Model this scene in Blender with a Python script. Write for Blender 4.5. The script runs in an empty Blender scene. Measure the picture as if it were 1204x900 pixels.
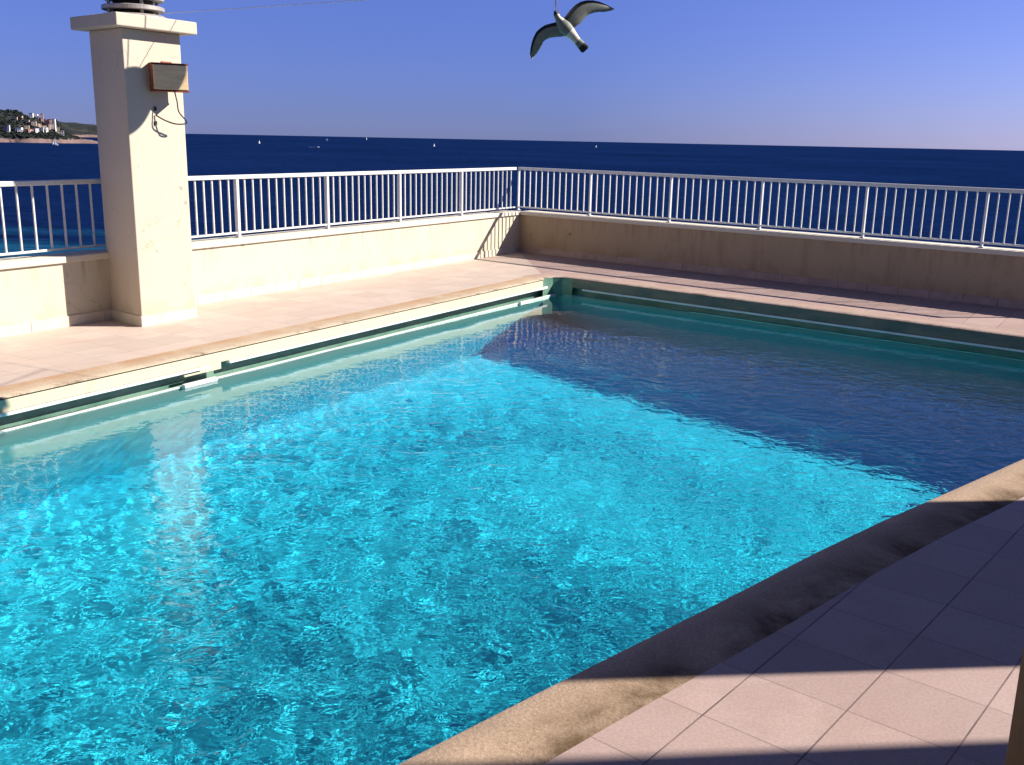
import bpy, bmesh, math, random
import numpy as np
from mathutils import Vector, Matrix

random.seed(7)
scene = bpy.context.scene
R = math.radians

# ------------------------------------------------------------------ camera
CAM_H = 1.55
cam_d = bpy.data.cameras.new("camera")
cam = bpy.data.objects.new("camera", cam_d)
scene.collection.objects.link(cam)
scene.camera = cam
cam_d.sensor_fit = 'HORIZONTAL'
cam_d.sensor_width = 36.0
cam_d.lens = 1168.94 / 1204 * 36.0
cam_d.clip_start = 0.05
cam_d.clip_end = 40000
pitch, roll = R(13.8515), R(1.151)
cp, sp = math.cos(pitch), math.sin(pitch)
right = Vector((1, 0, 0)); up = Vector((0, sp, cp)); fwd = Vector((0, cp, -sp))
cr, sr = math.cos(roll), math.sin(roll)
# image right / up axes after roll (horizon drops to the right)
ri = right * cr + up * sr
ui = -right * sr + up * cr
cam.matrix_world = Matrix(((ri.x, ui.x, -fwd.x, 0), (ri.y, ui.y, -fwd.y, 0), (ri.z, ui.z, -fwd.z, CAM_H), (0, 0, 0, 1)))

# ------------------------------------------------------------------ light
SUN_AZ = Vector((1.0, 0.10, 0)).normalized()
SUN_EL = R(34.0)
sun_dir = Vector((SUN_AZ.x * math.cos(SUN_EL), SUN_AZ.y * math.cos(SUN_EL), math.sin(SUN_EL)))
sd = bpy.data.lights.new("sun", 'SUN')
sd.energy = 5.0
sd.angle = R(0.5)
sd.color = (1.0, 0.945, 0.85)
sun = bpy.data.objects.new("sun", sd)
scene.collection.objects.link(sun)
sun.rotation_euler = sun_dir.to_track_quat('Z', 'Y').to_euler()
sd.cycles.is_caustics_light = True

world = bpy.data.worlds.new("World")
scene.world = world
world.use_nodes = True
wn = world.node_tree
for n in list(wn.nodes): wn.nodes.remove(n)
sky = wn.nodes.new('ShaderNodeTexSky')
sky.sky_type = 'NISHITA'
sky.sun_disc = False
sky.sun_elevation = SUN_EL
sky.sun_rotation = math.atan2(SUN_AZ.x, SUN_AZ.y)
sky.altitude = 0
sky.air_density = 1.0
sky.dust_density = 0.0
sky.ozone_density = 3.0
bg = wn.nodes.new('ShaderNodeBackground')
bg.inputs['Strength'].default_value = 0.05
wo = wn.nodes.new('ShaderNodeOutputWorld')
tn = wn.nodes.new('ShaderNodeMix'); tn.data_type = 'RGBA'; tn.blend_type = 'MULTIPLY'
tn.inputs[0].default_value = 1.0
tn.inputs[7].default_value = (0.52, 0.56, 1.24, 1)
wn.links.new(sky.outputs[0], tn.inputs[6])
tc = wn.nodes.new('ShaderNodeTexCoord'); sx = wn.nodes.new('ShaderNodeSeparateXYZ'); wn.links.new(tc.outputs['Generated'], sx.inputs[0])
hr = wn.nodes.new('ShaderNodeValToRGB'); wn.links.new(sx.outputs[2], hr.inputs[0])
hr.color_ramp.elements[0].position = 0.0; hr.color_ramp.elements[0].color = (0.56, 0.69, 0.90, 1)
hr.color_ramp.elements[1].position = 0.16; hr.color_ramp.elements[1].color = (1, 1, 1, 1)
t2 = wn.nodes.new('ShaderNodeMix'); t2.data_type = 'RGBA'; t2.blend_type = 'MULTIPLY'; t2.inputs[0].default_value = 1.0
wn.links.new(tn.outputs[2], t2.inputs[6]); wn.links.new(hr.outputs[0], t2.inputs[7])
# paler, warmer air low down towards the sun
ar = wn.nodes.new('ShaderNodeValToRGB'); wn.links.new(sx.outputs[0], ar.inputs[0])
ar.color_ramp.elements[0].position = 0.05; ar.color_ramp.elements[0].color = (0, 0, 0, 1)
ar.color_ramp.elements[1].position = 0.60; ar.color_ramp.elements[1].color = (1, 1, 1, 1)
er = wn.nodes.new('ShaderNodeValToRGB'); wn.links.new(sx.outputs[2], er.inputs[0])
er.color_ramp.elements[0].position = 0.0; er.color_ramp.elements[0].color = (1, 1, 1, 1)
er.color_ramp.elements[1].position = 0.22; er.color_ramp.elements[1].color = (0, 0, 0, 1)
am = wn.nodes.new('ShaderNodeMath'); am.operation = 'MULTIPLY'; wn.links.new(ar.outputs[0], am.inputs[0]); wn.links.new(er.outputs[0], am.inputs[1])
t3 = wn.nodes.new('ShaderNodeMix'); t3.data_type = 'RGBA'; t3.blend_type = 'MULTIPLY'
wn.links.new(am.outputs[0], t3.inputs[0]); wn.links.new(t2.outputs[2], t3.inputs[6]); t3.inputs[7].default_value = (2.3, 1.8, 1.35, 1)
# unseen upper sky is tinted warmer so its fill light is less blue
hz = wn.nodes.new('ShaderNodeValToRGB'); wn.links.new(sx.outputs[2], hz.inputs[0])
hz.color_ramp.elements[0].position = 0.22; hz.color_ramp.elements[0].color = (1, 1, 1, 1)
hz.color_ramp.elements[1].position = 0.60; hz.color_ramp.elements[1].color = (1.25, 1.0, 0.62, 1)
t4 = wn.nodes.new('ShaderNodeMix'); t4.data_type = 'RGBA'; t4.blend_type = 'MULTIPLY'; t4.inputs[0].default_value = 1.0
wn.links.new(t3.outputs[2], t4.inputs[6]); wn.links.new(hz.outputs[0], t4.inputs[7])
wn.links.new(t4.outputs[2], bg.inputs['Color'])
wn.links.new(bg.outputs[0], wo.inputs['Surface'])

vs = scene.view_settings
vs.view_transform = 'Standard'
vs.look = 'None'
vs.exposure = 0.9
vs.gamma = 1.0
vs.use_curve_mapping = False
cy = scene.cycles
cy.use_denoising = True
cy.caustics_refractive = True
cy.caustics_reflective = False
cy.max_bounces = 10
cy.transmission_bounces = 6
cy.sample_clamp_indirect = 6.0
cy.blur_glossy = 0.3

# ------------------------------------------------------------------ helpers
COL = scene.collection

def link(o, parent=None):
    COL.objects.link(o)
    if parent: o.parent = parent
    return o

def tag(o, label=None, cat=None, group=None, kind=None):
    if label: o['label'] = label
    if cat: o['category'] = cat
    if group: o['group'] = group
    if kind: o['kind'] = kind
    return o

def empty(name, loc=(0, 0, 0)):
    o = bpy.data.objects.new(name, None)
    o.location = loc
    o.empty_display_size = 0.1
    return link(o)

class MB:
    """collects shapes into one mesh; world coordinates"""
    def __init__(s): s.v = []; s.f = []; s.m = []
    def add(s, vs, fs, mi=0):
        b = len(s.v); s.v += [tuple(v) for v in vs]
        s.f += [tuple(i + b for i in f) for f in fs]; s.m += [mi] * len(fs)
    def box(s, o, ax, ay, az, mi=0):
        """origin corner o, edge vectors"""
        o = Vector(o); ax = Vector(ax); ay = Vector(ay); az = Vector(az)
        P = [o, o + ax, o + ax + ay, o + ay, o + az, o + ax + az, o + ax + ay + az, o + ay + az]
        F = [(0, 3, 2, 1), (4, 5, 6, 7), (0, 1, 5, 4), (1, 2, 6, 5), (2, 3, 7, 6), (3, 0, 4, 7)]
        if ax.cross(ay).dot(az) < 0: F = [f[::-1] for f in F]
        s.add(P, F, mi)
    def cbox(s, c, u, v, w, mi=0):
        """centre and full edge vectors"""
        c = Vector(c); u = Vector(u); v = Vector(v); w = Vector(w)
        s.box(c - u / 2 - v / 2 - w / 2, u, v, w, mi)
    def tube(s, pts, r, n=8, mi=0, cap=True):
        pts = [Vector(p) for p in pts]
        rs = r if isinstance(r, (list, tuple)) else [r] * len(pts)
        base = len(s.v); prev = None
        for i, p in enumerate(pts):
            t = (pts[min(i + 1, len(pts) - 1)] - pts[max(i - 1, 0)]).normalized()
            if prev is None:
                a = t.cross(Vector((0, 0, 1)))
                if a.length < 1e-3: a = t.cross(Vector((1, 0, 0)))
            else:
                a = prev - t * prev.dot(t)
            a.normalize(); prev = a; b = t.cross(a)
            for k in range(n):
                th = 2 * math.pi * k / n
                s.v.append(tuple(p + (a * math.cos(th) + b * math.sin(th)) * rs[i]))
        for i in range(len(pts) - 1):
            for k in range(n):
                s.f.append((base + i * n + k, base + i * n + (k + 1) % n, base + (i + 1) * n + (k + 1) % n, base + (i + 1) * n + k)); s.m.append(mi)
        if cap:
            s.f.append(tuple(base + k for k in range(n))[::-1]); s.m.append(mi)
            s.f.append(tuple(base + (len(pts) - 1) * n + k for k in range(n))); s.m.append(mi)
    def lathe(s, c, prof, n=40, axis=None, mi=0):
        c = Vector(c); w = Vector(axis).normalized() if axis is not None else Vector((0, 0, 1))
        a = w.cross(Vector((0.3, 0.9, 0.1))).normalized(); b = w.cross(a)
        base = len(s.v)
        for (r, z) in prof:
            for k in range(n):
                th = 2 * math.pi * k / n
                s.v.append(tuple(c + w * z + (a * math.cos(th) + b * math.sin(th)) * r))
        for i in range(len(prof) - 1):
            for k in range(n):
                s.f.append((base + i * n + k, base + i * n + (k + 1) % n, base + (i + 1) * n + (k + 1) % n, base + (i + 1) * n + k)); s.m.append(mi)
        s.f.append(tuple(base + k for k in range(n))[::-1]); s.m.append(mi)
        s.f.append(tuple(base + (len(prof) - 1) * n + k for k in range(n))); s.m.append(mi)
    def prism(s, poly, z0, z1, mi=0):
        n = len(poly); b = len(s.v)
        s.v += [(p[0], p[1], z0) for p in poly] + [(p[0], p[1], z1) for p in poly]
        s.f.append(tuple(b + k for k in range(n))[::-1]); s.m.append(mi)
        s.f.append(tuple(b + n + k for k in range(n))); s.m.append(mi)
        for k in range(n):
            s.f.append((b + k, b + (k + 1) % n, b + n + (k + 1) % n, b + n + k)); s.m.append(mi)
    def build(s, name, mats, parent=None, smooth=False, bevel=0.0, origin=None):
        me = bpy.data.meshes.new(name)
        me.from_pydata(s.v, [], s.f)
        if not isinstance(mats, (list, tuple)): mats = [mats]
        for m in mats: me.materials.append(m)
        me.polygons.foreach_set('material_index', s.m)
        if smooth: me.polygons.foreach_set('use_smooth', [True] * len(s.f))
        me.update()
        o = bpy.data.objects.new(name, me)
        if origin is not None:
            me.transform(Matrix.Translation(-Vector(origin))); o.location = origin
        if parent is not None:
            o.location = Vector(o.location) - parent.location if origin is not None else -parent.location
        link(o, parent)
        if bevel > 0:
            b = o.modifiers.new('bevel', 'BEVEL'); b.width = bevel; b.segments = 2; b.limit_method = 'ANGLE'
        return o

def mat(name):
    m = bpy.data.materials.new(name); m.use_nodes = True
    nt = m.node_tree
    return m, nt, nt.nodes['Principled BSDF']

def N(nt, t, **kw):
    n = nt.nodes.new(t)
    for k, v in kw.items(): setattr(n, k, v)
    return n

def ramp(nt, src, stops, interp='LINEAR'):
    r = N(nt, 'ShaderNodeValToRGB'); r.color_ramp.interpolation = interp
    e = r.color_ramp.elements
    while len(e) < len(stops): e.new(0.5)
    for x, (p, c) in zip(e, stops):
        x.position = p
        x.color = (c[0], c[1], c[2], 1) if isinstance(c, (tuple, list)) else (c, c, c, 1)
    nt.links.new(src, r.inputs[0]); return r.outputs[0]

def noise(nt, co, scale, detail=4, rough=0.55, dist=0.0):
    n = N(nt, 'ShaderNodeTexNoise'); n.inputs['Scale'].default_value = scale
    n.inputs['Detail'].default_value = detail; n.inputs['Roughness'].default_value = rough
    n.inputs['Distortion'].default_value = dist
    nt.links.new(co, n.inputs['Vector']); return n.outputs['Fac']

def geo_pos(nt): return N(nt, 'ShaderNodeNewGeometry').outputs['Position']

def mapping(nt, co, scale=(1, 1, 1), rot=(0, 0, 0), loc=(0, 0, 0), typ='POINT'):
    m = N(nt, 'ShaderNodeMapping'); m.vector_type = typ
    m.inputs['Scale'].default_value = scale; m.inputs['Rotation'].default_value = rot; m.inputs['Location'].default_value = loc
    nt.links.new(co, m.inputs['Vector']); return m.outputs[0]

def mix(nt, fac, a, b, mode='MIX'):
    m = N(nt, 'ShaderNodeMix', data_type='RGBA', blend_type=mode)
    for sock, val in ((m.inputs[0], fac), (m.inputs[6], a), (m.inputs[7], b)):
        if hasattr(val, 'is_linked') or isinstance(val, bpy.types.NodeSocket): nt.links.new(val, sock)
        elif isinstance(val, (int, float)): sock.default_value = val
        else: sock.default_value = (*val, 1)
    return m.outputs[2]

def math_(nt, op, a, b=None, c=None):
    m = N(nt, 'ShaderNodeMath', operation=op)
    for i, v in enumerate((a, b, c)):
        if v is None: continue
        if isinstance(v, (int, float)): m.inputs[i].default_value = v
        else: nt.links.new(v, m.inputs[i])
    return m.outputs[0]

def bump(nt, bsdf, h, strength=0.3, dist=0.01):
    b = N(nt, 'ShaderNodeBump'); b.inputs['Strength'].default_value = strength; b.inputs['Distance'].default_value = dist
    nt.links.new(h, b.inputs['Height']); nt.links.new(b.outputs[0], bsdf.inputs['Normal'])

def simple(name, col, rough=0.6, metal=0.0, var=0.12, scale=12, bmp=0.0, spec=0.4):
    m, nt, b = mat(name)
    p = geo_pos(nt)
    f = noise(nt, p, scale)
    lo = tuple(c * (1 - var) for c in col); hi = tuple(min(1, c * (1 + var)) for c in col)
    c = ramp(nt, f, [(0.3, lo), (0.7, hi)])
    nt.links.new(c, b.inputs['Base Color'])
    b.inputs['Roughness'].default_value = rough; b.inputs['Metallic'].default_value = metal
    b.inputs['Specular IOR Level'].default_value = spec
    if bmp: bump(nt, b, noise(nt, p, scale * 8), bmp, 0.004)
    return m

# ------------------------------------------------------------------ layout (metres, deck at z = 0)
dl = Vector((0.5165, 0.8563, 0)); nl = Vector((0.8563, -0.5165, 0))     # along / inward of left wall
df = Vector((0.7625, -0.647, 0)); nf = Vector((0.647, 0.7625, 0))       # along / outward of far wall
def cross_lf(ol, of_):
    """point with left offset ol and far offset of_"""
    A = np.array([[nl.x, nl.y], [nf.x, nf.y]]); r = np.linalg.solve(A, np.array([ol, of_]))
    return Vector((r[0], r[1], 0))
LW, FW = -7.14, 10.66          # inner faces of the parapets
PL, PF = -5.495, 9.10          # pool coping edges
W = -0.205                     # water level
CORNER = cross_lf(LW, FW)
WALL_H = 0.56
DEPTH = 2.3

# pool outline (coping edge), starting at far left, clockwise seen from above
pc = cross_lf(PL, PF)
near_pts = [(5.25, 7.15), (4.6, 6.55), (3.6, 5.72), (2.647, 4.896), (2.1, 4.42), (1.603, 3.992), (1.206, 3.63), (0.715, 3.158), (0.13, 2.61), (-0.286, 2.212), (-2.2, 0.45)]
far_end = pc + df * 5.95
left_end = pc - dl * 11.6

def dedupe(ps): return [(float(a), float(b)) for a, b in ps]
pool_poly = dedupe([(pc.x, pc.y), (far_end.x, far_end.y)] + near_pts + [(left_end.x, left_end.y)])

# ------------------------------------------------------------------ materials
def plaster(name, col, stain=0.5, stain_col=(0.30, 0.20, 0.10), streak=True, drip=0.45):
    m, nt, b = mat(name)
    p = geo_pos(nt)
    base = ramp(nt, noise(nt, p, 1.3, 5), [(0.3, tuple(c * 0.93 for c in col)), (0.7, col)])
    if streak:
        q = mapping(nt, p, (5, 5, 0.7))
        s = ramp(nt, noise(nt, q, 1.2, 6, 0.65), [(0.52, 0), (0.78, 1)])
        s = math_(nt, 'MULTIPLY', s, stain)
        base = mix(nt, s, base, stain_col)
        # rising damp just above the skirting
        sep = N(nt, 'ShaderNodeSeparateXYZ'); nt.links.new(p, sep.inputs[0])
        z = ramp(nt, sep.outputs[2], [(0.05, 1), (0.22, 0)])
        d = math_(nt, 'MULTIPLY', z, ramp(nt, noise(nt, p, 5, 5), [(0.42, 0), (0.7, 0.5)]))
        base = mix(nt, d, base, stain_col)
        zt = ramp(nt, sep.outputs[2], [(0.30, 0), (0.50, 1), (0.53, 1), (0.60, 0)])
        dr = ramp(nt, noise(nt, mapping(nt, p, (16, 16, 0.6)), 1.0, 5, 0.7), [(0.50, 0), (0.70, drip)])
        base = mix(nt, math_(nt, 'MULTIPLY', zt, dr), base, tuple(c * 0.6 for c in stain_col))
        vo = N(nt, 'ShaderNodeTexVoronoi', feature='DISTANCE_TO_EDGE'); vo.inputs['Scale'].default_value = 0.8
        wv = N(nt, 'ShaderNodeVectorMath', operation='ADD'); nt.links.new(p, wv.inputs[0])
        nn = N(nt, 'ShaderNodeTexNoise'); nn.inputs['Scale'].default_value = 3.0; nn.inputs['Detail'].default_value = 5; nt.links.new(p, nn.inputs['Vector'])
        nt.links.new(nn.outputs['Color'], wv.inputs[1]); nt.links.new(wv.outputs[0], vo.inputs['Vector'])
        cr = ramp(nt, vo.outputs['Distance'], [(0.0, 0.55), (0.004, 0)])
        base = mix(nt, cr, base, stain_col)
        sp_ = ramp(nt, noise(nt, p, 7.5, 3, 0.5), [(0.70, 0), (0.76, 0.5)])
        base = mix(nt, sp_, base, tuple(c * 0.4 for c in stain_col))
    nt.links.new(base, b.inputs['Base Color'])
    b.inputs['Roughness'].default_value = 0.85
    b.inputs['Specular IOR Level'].default_value = 0.2
    bump(nt, b, noise(nt, p, 60, 4, 0.7), 0.25, 0.004)
    return m

M = {}
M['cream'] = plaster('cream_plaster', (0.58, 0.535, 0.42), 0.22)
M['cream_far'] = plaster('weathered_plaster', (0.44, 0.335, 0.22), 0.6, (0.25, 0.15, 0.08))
M['cap'] = plaster('coping_plaster', (0.66, 0.60, 0.50), 0.1, streak=False)
M['chimney'] = plaster('pillar_plaster', (0.58, 0.50, 0.40), 0.10, (0.34, 0.24, 0.12), drip=0.0)
M['white_metal'] = simple('white_painted_metal', (0.66, 0.65, 0.62), 0.35, 0, 0.05, 30)
M['pvc'] = simple('white_plastic', (0.82, 0.83, 0.80), 0.35, 0, 0.08, 14)
M['zinc'] = simple('dull_metal', (0.42, 0.38, 0.36), 0.45, 0.3, 0.2, 14)
M['dark'] = simple('dark_void', (0.02, 0.018, 0.018), 0.8)
M['rust'] = simple('rusty_red_paint', (0.28, 0.07, 0.035), 0.7, 0, 0.5, 40)
M['wood'] = simple('brown_stained_wood', (0.24, 0.095, 0.02), 0.6, 0, 0.3, 9)
M['black'] = simple('black_rubber', (0.02, 0.02, 0.02), 0.6)

def tiles(name, col, ang, ox, oy, size=0.293, grout=0.0026, soft=1.0):
    """square ceramic tiles; local x axis along the direction 'ang' measured from +Y clockwise"""
    m, nt, b = mat(name)
    p = geo_pos(nt)
    a = R(90) - ang
    q = mapping(nt, p, (1, 1, 1), (0, 0, -a), (0, 0, 0))
    # mapping rotates about the origin: subtract rotated offset
    ca, sa = math.cos(-a), math.sin(-a)
    lx, ly = ox * ca - oy * sa, ox * sa + oy * ca
    q2 = mapping(nt, q, (1, 1, 1), (0, 0, 0), (-lx + 100 * size, -ly + 100 * size, 0))
    sep = N(nt, 'ShaderNodeSeparateXYZ'); nt.links.new(q2, sep.inputs[0])
    def grid(ax, ph=0):
        u = math_(nt, 'DIVIDE', ax, size)
        fr = math_(nt, 'FRACT', u)
        d = math_(nt, 'ABSOLUTE', math_(nt, 'SUBTRACT', fr, 0.5))
        return math_(nt, 'GREATER_THAN', d, 0.5 - grout / size), math_(nt, 'FLOOR', u), d
    gx, ix, dx = grid(sep.outputs[0]); gy, iy, dy = grid(sep.outputs[1])
    # the lines of one family are wide dark joints, the other family is thin
    g = math_(nt, 'MAXIMUM', math_(nt, 'MULTIPLY', gx, 0.55), gy)
    comb = N(nt, 'ShaderNodeCombineXYZ'); nt.links.new(ix, comb.inputs[0]); nt.links.new(iy, comb.inputs[1])
    wn_ = N(nt, 'ShaderNodeTexWhiteNoise', noise_dimensions='2D'); nt.links.new(comb.outputs[0], wn_.inputs[0])
    tint = ramp(nt, wn_.outputs[0], [(0, tuple(c * 0.86 for c in col)), (1, col)])
    blot = ramp(nt, noise(nt, p, 2.2, 5, 0.6), [(0.35, 0), (0.75, 0.35)])
    c = mix(nt, blot, tint, tuple(x * y for x, y in zip(col, (0.90, 0.76, 0.70))))
    wst = ramp(nt, noise(nt, p, 0.9, 6, 0.7, 0.5), [(0.44, 0), (0.50, 0.22), (0.56, 0.06), (0.7, 0.2)])
    c = mix(nt, wst, c, tuple(x * y for x, y in zip(col, (0.62, 0.55, 0.52))))
    grain = ramp(nt, noise(nt, p, 110, 3, 0.7), [(0.35, 0.86), (0.65, 1.06)])
    c = mix(nt, 1.0, c, grain, 'MULTIPLY')
    dirt = ramp(nt, noise(nt, p, 9, 4, 0.7), [(0.62, 0), (0.8, 0.35)])
    c = mix(nt, dirt, c, (0.25, 0.17, 0.12))
    gf = math_(nt, 'MULTIPLY', g, ramp(nt, noise(nt, p, 4, 3), [(0.3, 0.45 * soft), (0.6, 0.95 * soft)]))
    c = mix(nt, gf, c, (0.11, 0.075, 0.07))
    nt.links.new(c, b.inputs['Base Color'])
    b.inputs['Roughness'].default_value = 0.62
    b.inputs['Specular IOR Level'].default_value = 0.3
    h = math_(nt, 'SUBTRACT', math_(nt, 'MULTIPLY', noise(nt, p, 160, 3, 0.6), 0.3), g)
    bump(nt, b, h, 0.35, 0.003)
    return m
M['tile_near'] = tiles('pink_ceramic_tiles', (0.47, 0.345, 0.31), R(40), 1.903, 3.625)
M['tile_left'] = tiles('pale_ceramic_tiles', (0.62, 0.50, 0.43), R(33), -3.40, 7.07, soft=0.55)  # paler tile colour with softer grout
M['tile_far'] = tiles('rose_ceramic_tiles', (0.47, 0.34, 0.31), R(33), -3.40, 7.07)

def stone(name, col, dark, amt=0.8, inner=None):
    m, nt, b = mat(name)
    p = geo_pos(nt)
    c = ramp(nt, noise(nt, p, 3.5, 6, 0.65), [(0.3, tuple(x * 0.82 for x in col)), (0.68, col)])
    g = ramp(nt, noise(nt, p, 95, 4, 0.75), [(0.35, 0.72), (0.62, 1.08)])
    c = mix(nt, 1.0, c, g, 'MULTIPLY')
    # attribute 'edge': 0 at the water side, 1 at the tiles; grime gathers at the tile side
    at = N(nt, 'ShaderNodeAttribute'); at.attribute_name = 'edge'
    e = ramp(nt, at.outputs['Fac'], [(0.12, 0.0), (0.75, 0.9), (1.0, 1.0)])
    s = ramp(nt, noise(nt, p, 2.6, 7, 0.72, 0.4), [(0.36, 0.15), (0.58, 1)])
    f = math_(nt, 'MULTIPLY', math_(nt, 'MULTIPLY', e, s), amt)
    c = mix(nt, f, c, dark)
    if inner:
        e2 = ramp(nt, at.outputs['Fac'], [(0.0, 0.9), (0.45, 0.0)])
        s2 = ramp(nt, noise(nt, p, 4.5, 7, 0.75, 0.3), [(0.50, 0), (0.64, 1)])
        c = mix(nt, math_(nt, 'MULTIPLY', e2, s2), c, inner)
    pit = ramp(nt, noise(nt, p, 55, 3, 0.6), [(0.66, 0), (0.72, 0.8)])
    pit = math_(nt, 'MULTIPLY', pit, ramp(nt, at.outputs['Fac'], [(0.2, 0.12), (0.95, 1)]))
    c = mix(nt, pit, c, tuple(x * 0.35 for x in dark))
    nt.links.new(c, b.inputs['Base Color'])
    b.inputs['Roughness'].default_value = 0.9
    b.inputs['Specular IOR Level'].default_value = 0.15
    bump(nt, b, noise(nt, p, 80, 5, 0.7), 0.6, 0.005)
    return m
M['stone'] = stone('worn_coping_stone', (0.56, 0.40, 0.285), (0.12, 0.075, 0.04), 1.0)
M['stone_left'] = stone('pale_coping_stone', (0.58, 0.46, 0.34), (0.42, 0.24, 0.13), 0.85, (0.16, 0.11, 0.07))
M['stone_far'] = stone('rosy_coping_stone', (0.50, 0.37, 0.32), (0.33, 0.2, 0.13), 0.5, (0.14, 0.10, 0.07))

# coping face: cream, green algae in the gutter recess
def algae(name, a, b_, rough=0.5):
    m, nt, b = mat(name)
    p = geo_pos(nt)
    c = ramp(nt, noise(nt, mapping(nt, p, (1, 1, 3)), 3.0, 6, 0.65), [(0.35, a), (0.65, b_)])
    nt.links.new(c, b.inputs['Base Color']); b.inputs['Roughness'].default_value = rough
    bump(nt, b, noise(nt, p, 30, 4), 0.2, 0.01)
    return m
M['face_cream'] = plaster('cream_coping_face', (0.62, 0.57, 0.40), 0.15, streak=False)
M['face_far'] = algae('shade_toned_coping_face', (0.10, 0.13, 0.10), (0.24, 0.20, 0.14), 0.6)  # darker copy of the coping face, its shade put into the colour
M['algae'] = algae('green_algae_gutter', (0.08, 0.18, 0.135), (0.18, 0.30, 0.23), 0.35)

# pool shell under water
m, nt, b = mat('pool_paint')
p = geo_pos(nt)
c = ramp(nt, noise(nt, p, 0.9, 4), [(0.3, (0.020, 0.57, 0.80)), (0.7, (0.034, 0.65, 0.88))])
nt.links.new(c, b.inputs['Base Color']); b.inputs['Roughness'].default_value = 0.9
b.inputs['Specular IOR Level'].default_value = 0.0
M['pool'] = m
m, nt, b = mat('depth_toned_pool_wall')
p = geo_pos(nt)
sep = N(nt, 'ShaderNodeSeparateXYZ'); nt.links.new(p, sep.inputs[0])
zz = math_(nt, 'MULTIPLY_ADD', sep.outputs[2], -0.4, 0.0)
c = ramp(nt, zz, [(0.09, (0.42, 0.62, 0.56)), (0.22, (0.20, 0.60, 0.60)), (0.6, (0.02, 0.52, 0.68))])  # pale lit top and bluer depth are put into the wall colour
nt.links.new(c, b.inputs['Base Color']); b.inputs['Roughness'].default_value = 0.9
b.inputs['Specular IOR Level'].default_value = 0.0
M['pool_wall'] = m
m, nt, b = mat('pool_water')
nt.nodes.remove(b)
g = N(nt, 'ShaderNodeBsdfGlass'); g.inputs['IOR'].default_value = 1.333; g.inputs['Roughness'].default_value = 0.0
g.inputs['Color'].default_value = (0.97, 1.0, 1.0, 1)
p = geo_pos(nt)
h = math_(nt, 'ADD', noise(nt, mapping(nt, p, (1, 1.3, 1)), 9.0, 2, 0.5, 0.6), math_(nt, 'MULTIPLY', noise(nt, p, 26.0, 2, 0.5), 0.22))
bn = N(nt, 'ShaderNodeBump'); bn.inputs['Strength'].default_value = 1.0; bn.inputs['Distance'].default_value = 0.009
sp_ = N(nt, 'ShaderNodeSeparateXYZ'); nt.links.new(p, sp_.inputs[0])
ol = math_(nt, 'ADD', math_(nt, 'MULTIPLY', sp_.outputs[0], nl.x), math_(nt, 'MULTIPLY_ADD', sp_.outputs[1], nl.y, -PL))
of = math_(nt, 'ADD', math_(nt, 'MULTIPLY', sp_.outputs[0], -nf.x), math_(nt, 'MULTIPLY_ADD', sp_.outputs[1], -nf.y, PF))
k1 = ramp(nt, math_(nt, 'DIVIDE', ol, 4.5), [(0.05, 0.08), (0.8, 1.0)])
k2 = ramp(nt, math_(nt, 'DIVIDE', of, 4.0), [(0.1, 0.22), (1.0, 1.0)])
h = math_(nt, 'MULTIPLY', h, math_(nt, 'MULTIPLY', k1, k2))
nt.links.new(h, bn.inputs['Height']); nt.links.new(bn.outputs[0], g.inputs['Normal'])
nt.links.new(g.outputs[0], nt.nodes['Material Output'].inputs['Surface'])
M['water'] = m

# ------------------------------------------------------------------ sea
m, nt, b = mat('sea_water')
p = geo_pos(nt)
ln = N(nt, 'ShaderNodeVectorMath', operation='LENGTH'); nt.links.new(p, ln.inputs[0])
d = ln.outputs['Value']
deep = ramp(nt, noise(nt, mapping(nt, p, (1, 1, 1), (0, 0, R(10))), 0.0022, 5, 0.6), [(0.3, (0.0028, 0.011, 0.052)), (0.7, (0.0050, 0.018, 0.080))])
sxy = N(nt, 'ShaderNodeSeparateXYZ'); nt.links.new(p, sxy.inputs[0])
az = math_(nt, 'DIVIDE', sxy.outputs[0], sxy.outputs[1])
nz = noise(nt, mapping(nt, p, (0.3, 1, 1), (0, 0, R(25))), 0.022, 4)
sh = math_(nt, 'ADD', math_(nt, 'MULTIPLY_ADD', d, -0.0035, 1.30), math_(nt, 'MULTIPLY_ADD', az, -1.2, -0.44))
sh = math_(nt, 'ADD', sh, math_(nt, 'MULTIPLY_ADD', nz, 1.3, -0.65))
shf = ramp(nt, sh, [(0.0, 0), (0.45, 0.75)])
wave_glints = ramp(nt, noise(nt, mapping(nt, p, (0.22, 1, 1), (0, 0, R(14))), 0.35, 6, 0.75), [(0.36, 0.60), (0.50, 1.0), (0.66, 1.8)])  # light and dark wave streaks put into the colour in place of glints
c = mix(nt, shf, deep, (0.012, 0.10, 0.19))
c = mix(nt, 1.0, c, wave_glints, 'MULTIPLY')
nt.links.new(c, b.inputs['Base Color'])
b.inputs['Roughness'].default_value = 0.35
b.inputs['IOR'].default_value = 1.333
b.inputs['Specular IOR Level'].default_value = 0.0
w1 = noise(nt, mapping(nt, p, (0.35, 1, 1), (0, 0, R(12))), 0.22, 6, 0.7)
bump(nt, b, w1, 1.0, 1.6)
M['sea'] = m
mb = MB()
SEA = -35.0
rings = [60, 300, 1500, 6000, 14000]
nseg = 64
for k in range(nseg): mb.v.append((rings[0] * 0 , 0, SEA)) if k == 0 else None
for r_ in rings:
    for k in range(nseg):
        t = 2 * math.pi * k / nseg
        mb.v.append((r_ * math.cos(t), r_ * math.sin(t), SEA))
for k in range(nseg):
    mb.f.append((0, 1 + k, 1 + (k + 1) % nseg)); mb.m.append(0)
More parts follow.
